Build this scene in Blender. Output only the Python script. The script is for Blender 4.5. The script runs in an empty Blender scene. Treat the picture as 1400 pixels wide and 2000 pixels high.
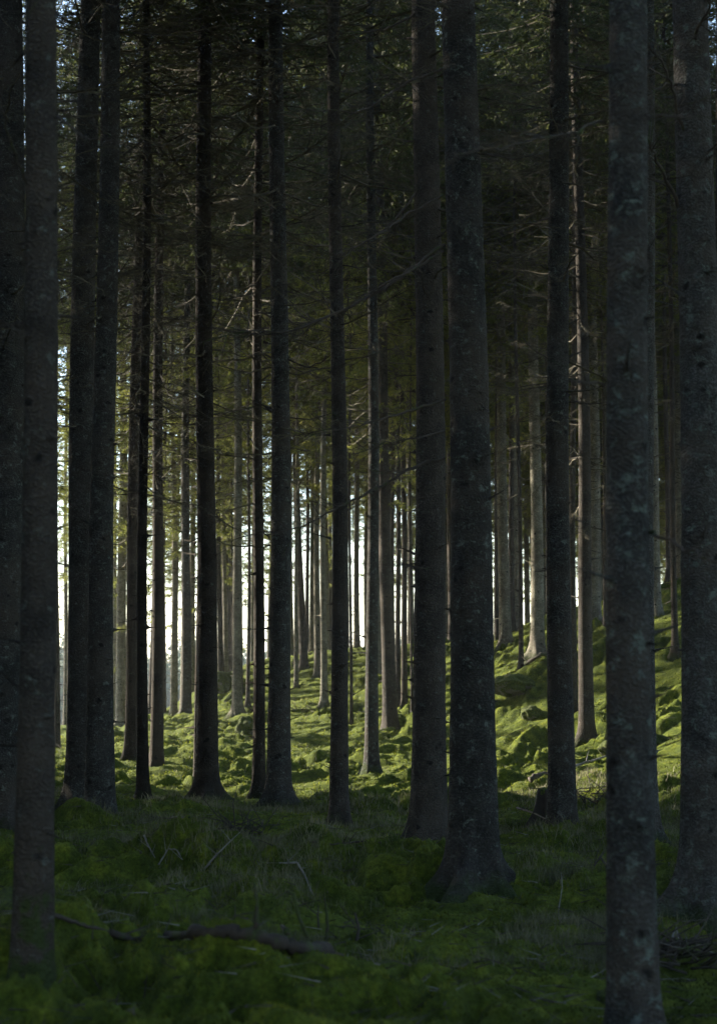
import bpy, math, random
import numpy as np
from mathutils import Vector

R = math.radians
sc = bpy.context.scene

# ------------------------------------------------------------------ camera
PITCH = R(6.5); CAMZ = 1.6; F = 2917.0           # focal length in photo pixels (1400 x 2000)
cam_d = bpy.data.cameras.new("camera")
cam = bpy.data.objects.new("camera", cam_d)
sc.collection.objects.link(cam)
cam.location = (0, 0, CAMZ)
cam.rotation_euler = (R(90) + PITCH, 0, 0)
cam_d.sensor_fit = 'VERTICAL'
cam_d.sensor_height = 34.286
cam_d.lens = 50.0
cam_d.clip_start = 0.1
cam_d.clip_end = 3000
cam_d.dof.use_dof = True
cam_d.dof.focus_distance = 18.0
cam_d.dof.aperture_fstop = 2.5
sc.camera = cam

# ------------------------------------------------------------------ sun + sky
SUN_EL = R(17.0)
SUN_AZ = math.atan2(-0.87, 0.50)                  # measured from +Y towards +X: from the left, a little behind the scene
w = bpy.data.worlds.new("World"); sc.world = w; w.use_nodes = True
nt = w.node_tree; nt.nodes.clear()
out = nt.nodes.new("ShaderNodeOutputWorld"); bg = nt.nodes.new("ShaderNodeBackground")
sky = nt.nodes.new("ShaderNodeTexSky"); sky.sky_type = 'NISHITA'; sky.sun_disc = False
sky.sun_elevation = SUN_EL; sky.sun_rotation = SUN_AZ % (2 * math.pi)
sky.dust_density = 0.6
bg.inputs['Strength'].default_value = 0.14
nt.links.new(sky.outputs[0], bg.inputs['Color']); nt.links.new(bg.outputs[0], out.inputs['Surface'])
sd = bpy.data.lights.new("sun", 'SUN'); sd.energy = 5.0; sd.angle = R(0.5); sd.color = (1.0, 0.89, 0.70)
sun = bpy.data.objects.new("sun", sd); sc.collection.objects.link(sun)
tosun = Vector((math.sin(SUN_AZ) * math.cos(SUN_EL), math.cos(SUN_AZ) * math.cos(SUN_EL), math.sin(SUN_EL)))
sun.rotation_euler = tosun.to_track_quat('Z', 'Y').to_euler()
sc.view_settings.view_transform = 'Standard'; sc.view_settings.look = 'None'
sc.view_settings.exposure = 2.2; sc.view_settings.gamma = 1.0
sc.cycles.use_denoising = True
sc.cycles.max_bounces = 6; sc.cycles.diffuse_bounces = 4; sc.cycles.transmission_bounces = 4
sc.cycles.sample_clamp_indirect = 4.0

rng = np.random.default_rng(7)
random.seed(7)

# ------------------------------------------------------------------ helpers
def ray(px, py):
    cx = (px - 700) / F; cy = (1000 - py) / F
    return (cx, math.cos(PITCH) - cy * math.sin(PITCH), math.sin(PITCH) + cy * math.cos(PITCH))
def unproj(px, py, D):
    r = ray(px, py); t = D / r[1]
    return np.array((r[0] * t, D, CAMZ + r[2] * t))
def proj(x, y, z):
    dy = y * math.cos(PITCH) + (z - CAMZ) * math.sin(PITCH)
    dz = -y * math.sin(PITCH) + (z - CAMZ) * math.cos(PITCH)
    return 700 + F * x / dy, 1000 - F * dz / dy

def _hash(ix, iy, s):
    h = (ix.astype(np.int64) * 374761393 + iy.astype(np.int64) * 668265263 + s * 1442695041) & 0x7fffffff
    h = ((h ^ (h >> 13)) * 1274126177) & 0x7fffffff
    h = (h ^ (h >> 16)) & 0x7fffffff
    return h
def gnoise(x, y, s=0):
    """2-D gradient noise, about -1..1"""
    x = np.asarray(x, float); y = np.asarray(y, float)
    ix = np.floor(x); iy = np.floor(y); fx = x - ix; fy = y - iy
    u = fx * fx * fx * (fx * (fx * 6 - 15) + 10); v = fy * fy * fy * (fy * (fy * 6 - 15) + 10)
    def g(dx, dy):
        a = _hash(ix + dx, iy + dy, s) / 2147483647.0 * 2 * np.pi
        return np.cos(a) * (fx - dx) + np.sin(a) * (fy - dy)
    a = g(0, 0) * (1 - u) + g(1, 0) * u
    b = g(0, 1) * (1 - u) + g(1, 1) * u
    return (a * (1 - v) + b * v) * 1.5
def smooth(a, b, x):
    t = np.clip((x - a) / (b - a), 0, 1); return t * t * (3 - 2 * t)

class MB:
    """collects vertices and faces (quads or triangles) for ONE mesh"""
    def __init__(s): s.v = []; s.f3 = []; s.f4 = []; s.n = 0
    def add(s, v, f3=None, f4=None):
        v = np.asarray(v, np.float32).reshape(-1, 3)
        if f3 is not None and len(f3): s.f3.append(np.asarray(f3, np.int64) + s.n)
        if f4 is not None and len(f4): s.f4.append(np.asarray(f4, np.int64) + s.n)
        s.v.append(v); s.n += len(v)
    def tube(s, pts, rad, n=6, cap=True):
        pts = np.asarray(pts, float); rad = np.asarray(rad, float); m = len(pts)
        t = np.gradient(pts, axis=0); t /= np.linalg.norm(t, axis=1)[:, None] + 1e-9
        up = np.array((0, 0, 1.0)) if abs(t[0][2]) < 0.9 else np.array((1.0, 0, 0))
        a = np.cross(t, up); a /= np.linalg.norm(a, axis=1)[:, None] + 1e-9
        b = np.cross(t, a)
        th = np.arange(n) * 2 * np.pi / n
        v = pts[:, None, :] + rad[:, None, None] * (np.cos(th)[None, :, None] * a[:, None, :] + np.sin(th)[None, :, None] * b[:, None, :])
        i = np.arange(m - 1)[:, None] * n; j = np.arange(n)[None, :]; k = (j + 1) % n
        f = np.stack([i + j, i + n + j, i + n + k, i + k], -1).reshape(-1, 4)
        vv = v.reshape(-1, 3)
        if cap:
            vv = np.vstack([vv, pts[-1:], pts[:1]]); e = (m - 1) * n; j = np.arange(n); k = (j + 1) % n
            f3 = np.vstack([np.stack([e + j, np.full(n, m * n), e + k], 1), np.stack([k, np.full(n, m * n + 1), j], 1)])
            s.add(vv, f3, f)
        else: s.add(vv, None, f)
    def spikes(s, p, q, r):
        """three-sided thin cones from p to q, base radius r, vectorised"""
        p = np.asarray(p, float); q = np.asarray(q, float); N = len(p)
        if N == 0: return
        d = q - p; d /= np.linalg.norm(d, axis=1)[:, None] + 1e-9
        up = np.tile(np.array((0.31, 0.17, 0.93)), (N, 1))
        a = np.cross(d, up); a /= np.linalg.norm(a, axis=1)[:, None] + 1e-9; b = np.cross(d, a)
        r = np.broadcast_to(np.asarray(r, float).reshape(-1, 1), (N, 1)) if np.ndim(r) else np.full((N, 1), r)
        v = np.stack([p + a * r, p - 0.5 * a * r + 0.87 * b * r, p - 0.5 * a * r - 0.87 * b * r, q], 1)
        i = (np.arange(N) * 4)[:, None]
        f = np.concatenate([i + [0, 1, 3], i + [1, 2, 3], i + [2, 0, 3]], 0)
        s.add(v, f)
    def tris(s, a, b, c):
        N = len(a); v = np.stack([a, b, c], 1); s.add(v, np.arange(N * 3).reshape(-1, 3))
    def mesh(s, name, mat, smooth_=True):
        v = np.vstack(s.v); me = bpy.data.meshes.new(name)
        f3 = np.vstack(s.f3) if s.f3 else np.zeros((0, 3), np.int64)
        f4 = np.vstack(s.f4) if s.f4 else np.zeros((0, 4), np.int64)
        nl = f3.size + f4.size; npol = len(f3) + len(f4)
        me.vertices.add(len(v)); me.vertices.foreach_set("co", v.astype(np.float32).ravel())
        me.loops.add(nl); me.loops.foreach_set("vertex_index", np.concatenate([f3.ravel(), f4.ravel()]).astype(np.int32))
        me.polygons.add(npol)
        ls = np.concatenate([np.arange(len(f3)) * 3, f3.size + np.arange(len(f4)) * 4]).astype(np.int32)
        me.polygons.foreach_set("loop_start", ls)
        me.polygons.foreach_set("use_smooth", np.full(npol, smooth_))
        me.update(calc_edges=True); me.validate()
        me.materials.append(mat)
        return me

def link(name, me, parent=None):
    o = bpy.data.objects.new(name, me); sc.collection.objects.link(o)
    if parent: o.parent = parent
    return o
def tag(o, label=None, cat=None, group=None, kind=None):
    if label: o['label'] = label
    if cat: o['category'] = cat
    if group: o['group'] = group
    if kind: o['kind'] = kind
    return o

# ------------------------------------------------------------------ materials
def newmat(name):
    m = bpy.data.materials.new(name); m.use_nodes = True
    n = m.node_tree; b = n.nodes['Principled BSDF']; return m, n, b
def N(n, t, **k):
    nd = n.nodes.new(t)
    for a, v in k.items():
        if a in nd.inputs: nd.inputs[a].default_value = v
        else: setattr(nd, a, v)
    return nd
def ramp(n, fac, stops):
    r = n.nodes.new('ShaderNodeValToRGB'); e = r.color_ramp.elements
    while len(e) > 1: e.remove(e[-1])
    e[0].position = stops[0][0]; e[0].color = (*stops[0][1], 1)
    for p, c in stops[1:]:
        k = e.new(p); k.color = (*c, 1)
    n.links.new(fac, r.inputs[0]); return r.outputs[0]
def mixc(n, fac, a, b):
    m = n.nodes.new('ShaderNodeMix'); m.data_type = 'RGBA'
    for s, v in ((0, fac), (6, a), (7, b)):
        if hasattr(v, 'links') or hasattr(v, 'is_linked'): n.links.new(v, m.inputs[s])
        elif isinstance(v, tuple): m.inputs[s].default_value = (*v, 1)
        else: m.inputs[s].default_value = v
    return m.outputs[2]
def noise(n, vec, scale, detail=4, rough=0.6, dist=0.0):
    t = N(n, 'ShaderNodeTexNoise', Scale=scale, Detail=detail, Roughness=rough, Distortion=dist)
    n.links.new(vec, t.inputs['Vector']); return t.outputs['Fac']
def g3(v): return (v, v, v)

def bark(name, dark, mid, light, lichen=0.3, moss_h=0.35, lichen_col=(0.16, 0.19, 0.17)):
    m, n, b = newmat(name); L = n.links
    tc = N(n, 'ShaderNodeTexCoord'); oi = N(n, 'ShaderNodeObjectInfo')
    add = N(n, 'ShaderNodeVectorMath', operation='ADD')
    L.new(tc.outputs['Object'], add.inputs[0])
    comb = N(n, 'ShaderNodeCombineXYZ'); mul = N(n, 'ShaderNodeMath', operation='MULTIPLY'); mul.inputs[1].default_value = 37.0
    L.new(oi.outputs['Random'], mul.inputs[0])
    for i in range(3): L.new(mul.outputs[0], comb.inputs[i])
    L.new(comb.outputs[0], add.inputs[1])
    vec = add.outputs[0]
    mp = N(n, 'ShaderNodeMapping'); mp.inputs['Scale'].default_value = (1, 1, 1.25); L.new(vec, mp.inputs[0])
    vor = N(n, 'ShaderNodeTexVoronoi', Scale=52.0); vor.feature = 'F1'
    dst = N(n, 'ShaderNodeTexNoise', Scale=9.0, Detail=3)
    L.new(mp.outputs[0], dst.inputs['Vector'])
    av = N(n, 'ShaderNodeVectorMath', operation='MULTIPLY_ADD'); av.inputs[1].default_value = (0.10, 0.10, 0.10)
    L.new(dst.outputs['Color'], av.inputs[0]); L.new(mp.outputs[0], av.inputs[2]); L.new(av.outputs[0], vor.inputs['Vector'])
    scales = ramp(n, vor.outputs['Distance'], [(0.0, g3(1)), (0.35, g3(0.8)), (0.62, g3(0.1))])
    fine = noise(n, mp.outputs[0], 60, 5, 0.8)
    big = noise(n, mp.outputs[0], 5.0, 4, 0.65)
    col = ramp(n, fine, [(0.3, dark), (0.55, mid), (0.75, light)])
    col2 = mixc(n, scales, dark, col)
    patch = ramp(n, big, [(0.38, g3(0.65)), (0.64, g3(1.25))])
    mm = n.nodes.new('ShaderNodeMix'); mm.data_type = 'RGBA'; mm.blend_type = 'MULTIPLY'; mm.inputs[0].default_value = 1
    L.new(col2, mm.inputs[6]); L.new(patch, mm.inputs[7])
    tone = N(n, 'ShaderNodeMapRange'); tone.inputs['To Min'].default_value = 0.68; tone.inputs['To Max'].default_value = 1.12; L.new(oi.outputs['Random'], tone.inputs['Value'])
    m2 = n.nodes.new('ShaderNodeMix'); m2.data_type = 'RGBA'; m2.blend_type = 'MULTIPLY'; m2.inputs[0].default_value = 1
    L.new(mm.outputs[2], m2.inputs[6]); L.new(tone.outputs[0], m2.inputs[7])
    lowp = noise(n, mp.outputs[0], 1.1, 3, 0.6)
    m3 = mixc(n, ramp(n, lowp, [(0.42, g3(0)), (0.62, g3(.5))]), m2.outputs[2], (0.085, 0.068, 0.055))
    # pale lichen blotches
    ln = noise(n, mp.outputs[0], 13.0, 7, 0.75, 0.3)
    lf = ramp(n, ln, [(0.60 - 0.12 * lichen, g3(0)), (0.66 - 0.10 * lichen, g3(min(1, 0.4 + lichen)))])
    col3 = mixc(n, lf, m3, lichen_col)
    # dark knots and scars
    kn = N(n, 'ShaderNodeTexVoronoi', Scale=4.6); L.new(av.outputs[0], kn.inputs['Vector'])
    kf = ramp(n, kn.outputs['Distance'], [(0.09, g3(1)), (0.17, g3(0))])
    col4 = mixc(n, kf, col3, (0.012, 0.011, 0.010))
    # moss climbing the foot of the trunk
    sep = N(n, 'ShaderNodeSeparateXYZ'); L.new(tc.outputs['Object'], sep.inputs[0])
    mn = noise(n, vec, 7.0, 5, 0.7)
    ma = N(n, 'ShaderNodeMath', operation='MULTIPLY_ADD'); ma.inputs[1].default_value = 1.6 * moss_h; ma.inputs[2].default_value = -0.45 * moss_h
    L.new(mn, ma.inputs[0])
    sb = N(n, 'ShaderNodeMath', operation='SUBTRACT'); L.new(ma.outputs[0], sb.inputs[0]); L.new(sep.outputs[2], sb.inputs[1])
    mf = ramp(n, sb.outputs[0], [(0.0, g3(0)), (0.18, g3(0.9))])
    col5 = mixc(n, mf, col4, (0.035, 0.055, 0.012))
    L.new(col5, b.inputs['Base Color'])
    b.inputs['Roughness'].default_value = 0.9
    b.inputs['Specular IOR Level'].default_value = 0.25
    hsum = N(n, 'ShaderNodeMath', operation='MULTIPLY_ADD'); hsum.inputs[1].default_value = 0.5
    L.new(fine, hsum.inputs[0]); L.new(scales, hsum.inputs[2])
    bp = N(n, 'ShaderNodeBump', Strength=0.9, Distance=0.02); L.new(hsum.outputs[0], bp.inputs['Height'])
    L.new(bp.outputs[0], b.inputs['Normal'])
    return m
M_BARK = bark("bark_grey", (0.030, 0.030, 0.029), (0.092, 0.090, 0.086), (0.20, 0.195, 0.185), 0.3, 0.35)
M_BARKB = bark("bark_brown", (0.038, 0.034, 0.031), (0.095, 0.083, 0.074), (0.16, 0.142, 0.125), 0.1, 0.3)
M_BARKD = bark("bark_dark_brown", (0.022, 0.018, 0.015), (0.050, 0.040, 0.033), (0.085, 0.070, 0.058), 0.05, 0.3)
M_BARKL = bark("bark_lichened", (0.035, 0.036, 0.036), (0.10, 0.10, 0.10), (0.17, 0.17, 0.17), 0.45, 0.4, (0.125, 0.155, 0.14))
M_BARK_LIT = bark("bark_sunlit", (0.12, 0.115, 0.09), (0.34, 0.32, 0.26), (0.52, 0.49, 0.41), 0.4, 0.3, (0.28, 0.29, 0.24))  # sunlight on the far trunks painted in as a paler bark colour

def twigmat():
    m, n, b = newmat("dead_twig"); tc = N(n, 'ShaderNodeTexCoord')
    f = noise(n, tc.outputs['Object'], 6, 4)
    c = ramp(n, f, [(0.35, (0.028, 0.023, 0.016)), (0.55, (0.080, 0.070, 0.045)), (0.75, (0.15, 0.145, 0.10))])
    n.links.new(c, b.inputs['Base Color']); b.inputs['Roughness'].default_value = 0.9; return m
M_TWIG = twigmat()
def needlemat(name, c1, c2, c3, tr):
    m, n, b = newmat(name); L = n.links
    geo = N(n, 'ShaderNodeNewGeometry'); oi = N(n, 'ShaderNodeObjectInfo')
    ns = noise(n, geo.outputs['Position'], 0.9, 4, 0.7)
    mx = N(n, 'ShaderNodeMath', operation='MULTIPLY_ADD'); mx.inputs[1].default_value = 0.25; L.new(geo.outputs['Random Per Island'], mx.inputs[0]); L.new(ns, mx.inputs[2])
    c = ramp(n, mx.outputs[0], [(0.38, c1), (0.62, c2), (0.85, c3)])
    L.new(c, b.inputs['Base Color']); b.inputs['Roughness'].default_value = 0.6
    b.inputs['Specular IOR Level'].default_value = 0.3
    t = N(n, 'ShaderNodeBsdfTranslucent'); L.new(c, t.inputs['Color'])
    mxs = N(n, 'ShaderNodeMixShader'); mxs.inputs[0].default_value = tr
    L.new(b.outputs[0], mxs.inputs[1]); L.new(t.outputs[0], mxs.inputs[2])
    L.new(mxs.outputs[0], n.nodes['Material Output'].inputs['Surface'])
    return m
M_NEEDLE_LIT = needlemat("spruce_needles_lit", (0.075, 0.092, 0.026), (0.165, 0.190, 0.046), (0.27, 0.27, 0.07), 0.6)  # lit copy: sun glow of the lower sprays put into brighter needles
M_CROWN_SHADED = needlemat("crown_needles_shaded", (0.030, 0.042, 0.018), (0.062, 0.080, 0.028), (0.110, 0.120, 0.040), 0.45)  # shaded copy of the same needles: upper canopy shade painted in darker
M_FAR = needlemat("far_needles", (0.035, 0.055, 0.030), (0.05, 0.08, 0.04), (0.07, 0.10, 0.05), 0.2)
M_MOSSB = needlemat("moss_sprigs", (0.016, 0.028, 0.003), (0.083, 0.108, 0.011), (0.24, 0.255, 0.028), 0.5)
M_GRASS = needlemat("dry_grass", (0.060, 0.070, 0.035), (0.14, 0.14, 0.08), (0.26, 0.24, 0.15), 0.35)

def groundmat():
    m, n, b = newmat("mossy_ground"); L = n.links
    geo = N(n, 'ShaderNodeNewGeometry'); p = geo.outputs['Position']
    a = noise(n, p, 1.3, 6, 0.7); f = noise(n, p, 34, 6, 0.82); g = noise(n, p, 5.0, 5, 0.7); h = noise(n, p, 0.55, 4, 0.6)
    moss = ramp(n, g, [(0.32, (0.020, 0.034, 0.006)), (0.52, (0.070, 0.094, 0.011)), (0.70, (0.160, 0.180, 0.020))])
    fr = ramp(n, f, [(0.36, g3(0.25)), (0.5, g3(.85)), (0.64, g3(1.5))])
    mm = n.nodes.new('ShaderNodeMix'); mm.data_type = 'RGBA'; mm.blend_type = 'MULTIPLY'; mm.inputs[0].default_value = 0.8
    L.new(moss, mm.inputs[6]); L.new(fr, mm.inputs[7])
    lit = ramp(n, f, [(0.38, (0.018, 0.014, 0.010)), (0.52, (0.085, 0.070, 0.042)), (0.66, (0.20, 0.17, 0.10))])
    # moss sits on the raised hummocks; needle litter and dead grass lie in patches
    sm = N(n, 'ShaderNodeMath', operation='ADD'); L.new(a, sm.inputs[0]); L.new(h, sm.inputs[1])
    lf = ramp(n, sm.outputs[0], [(1.06, g3(0)), (1.16, g3(0.75))])
    lf = ramp(n, sm.outputs[0], [(1.01, g3(0)), (1.13, g3(0.8))])
    c = mixc(n, lf, mm.outputs[2], lit)
    L.new(c, b.inputs['Base Color']); b.inputs['Roughness'].default_value = 0.95; b.inputs['Specular IOR Level'].default_value = 0.1
    b.inputs['Sheen Weight'].default_value = 0.15; b.inputs['Sheen Roughness'].default_value = 0.4
    b.inputs['Sheen Tint'].default_value = (0.65, 0.8, 0.25, 1)
    hs = N(n, 'ShaderNodeMath', operation='MULTIPLY_ADD'); hs.inputs[1].default_value = 0.45; L.new(f, hs.inputs[0]); L.new(g, hs.inputs[2])
    bp = N(n, 'ShaderNodeBump', Strength=0.8, Distance=0.05); L.new(hs.outputs[0], bp.inputs['Height']); L.new(bp.outputs[0], b.inputs['Normal'])
    return m
M_GROUND = groundmat()
def mossrock():
    m, n, b = newmat("mossy_rock"); L = n.links
    geo = N(n, 'ShaderNodeNewGeometry'); p = geo.outputs['Position']
    f = noise(n, p, 34, 6, 0.82); g = noise(n, p, 3.5, 5, 0.7)
    moss = ramp(n, f, [(0.36, (0.008, 0.014, 0.002)), (0.5, (0.045, 0.066, 0.006)), (0.66, (0.12, 0.145, 0.012))])
    st = ramp(n, f, [(0.3, (0.06, 0.06, 0.055)), (0.6, (0.17, 0.165, 0.15)), (0.8, (0.30, 0.30, 0.28))])
    sep = N(n, 'ShaderNodeSeparateXYZ'); L.new(geo.outputs['Normal'], sep.inputs[0])
    ad = N(n, 'ShaderNodeMath', operation='MULTIPLY_ADD'); ad.inputs[1].default_value = 0.35; L.new(sep.outputs[2], ad.inputs[0]); L.new(g, ad.inputs[2])
    mk = ramp(n, ad.outputs[0], [(0.26, g3(0)), (0.34, g3(1))])
    L.new(mixc(n, mk, st, moss), b.inputs['Base Color']); b.inputs['Roughness'].default_value = 0.95
    b.inputs['Sheen Weight'].default_value = 0.05; b.inputs['Sheen Tint'].default_value = (0.65, 0.8, 0.25, 1)
    bp = N(n, 'ShaderNodeBump', Strength=0.8, Distance=0.04); L.new(f, bp.inputs['Height']); L.new(bp.outputs[0], b.inputs['Normal'])
    return m
M_ROCK = mossrock()
def woodmat(name, a, c, mossy):
    m, n, b = newmat(name); L = n.links
    tc = N(n, 'ShaderNodeTexCoord'); p = tc.outputs['Object']
    f = noise(n, p, 14, 5, 0.75); g = noise(n, p, 4, 4, 0.7)
    col = ramp(n, f, [(0.3, a), (0.7, c)])
    mk = ramp(n, g, [(0.62 - mossy * 0.3, g3(0)), (0.70 - mossy * 0.3, g3(0.9 if mossy else 0))])
    L.new(mixc(n, mk, col, (0.030, 0.048, 0.006)), b.inputs['Base Color']); b.inputs['Roughness'].default_value = 0.85
    bp = N(n, 'ShaderNodeBump', Strength=0.7, Distance=0.015); L.new(f, bp.inputs['Height']); L.new(bp.outputs[0], b.inputs['Normal'])
    return m
M_LOG = woodmat("rotting_wood", (0.014, 0.010, 0.008), (0.048, 0.035, 0.027), 0.35)
M_STICK = woodmat("bleached_stick", (0.09, 0.083, 0.075), (0.27, 0.255, 0.23), 0.0)
M_DARKSTICK = woodmat("dark_stick", (0.02, 0.016, 0.013), (0.07, 0.055, 0.045), 0.2)
def watermat():
    m, n, b = newmat("lake_water"); b.inputs['Base Color'].default_value = (0.02, 0.03, 0.035, 1); b.inputs['Roughness'].default_value = 0.12
    geo = N(n, 'ShaderNodeNewGeometry'); f = noise(n, geo.outputs['Position'], 1.5, 3)
    bp = N(n, 'ShaderNodeBump', Strength=0.3, Distance=0.03); n.links.new(f, bp.inputs['Height']); n.links.new(bp.outputs[0], b.inputs['Normal']); return m
M_WATER = watermat()

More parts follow.
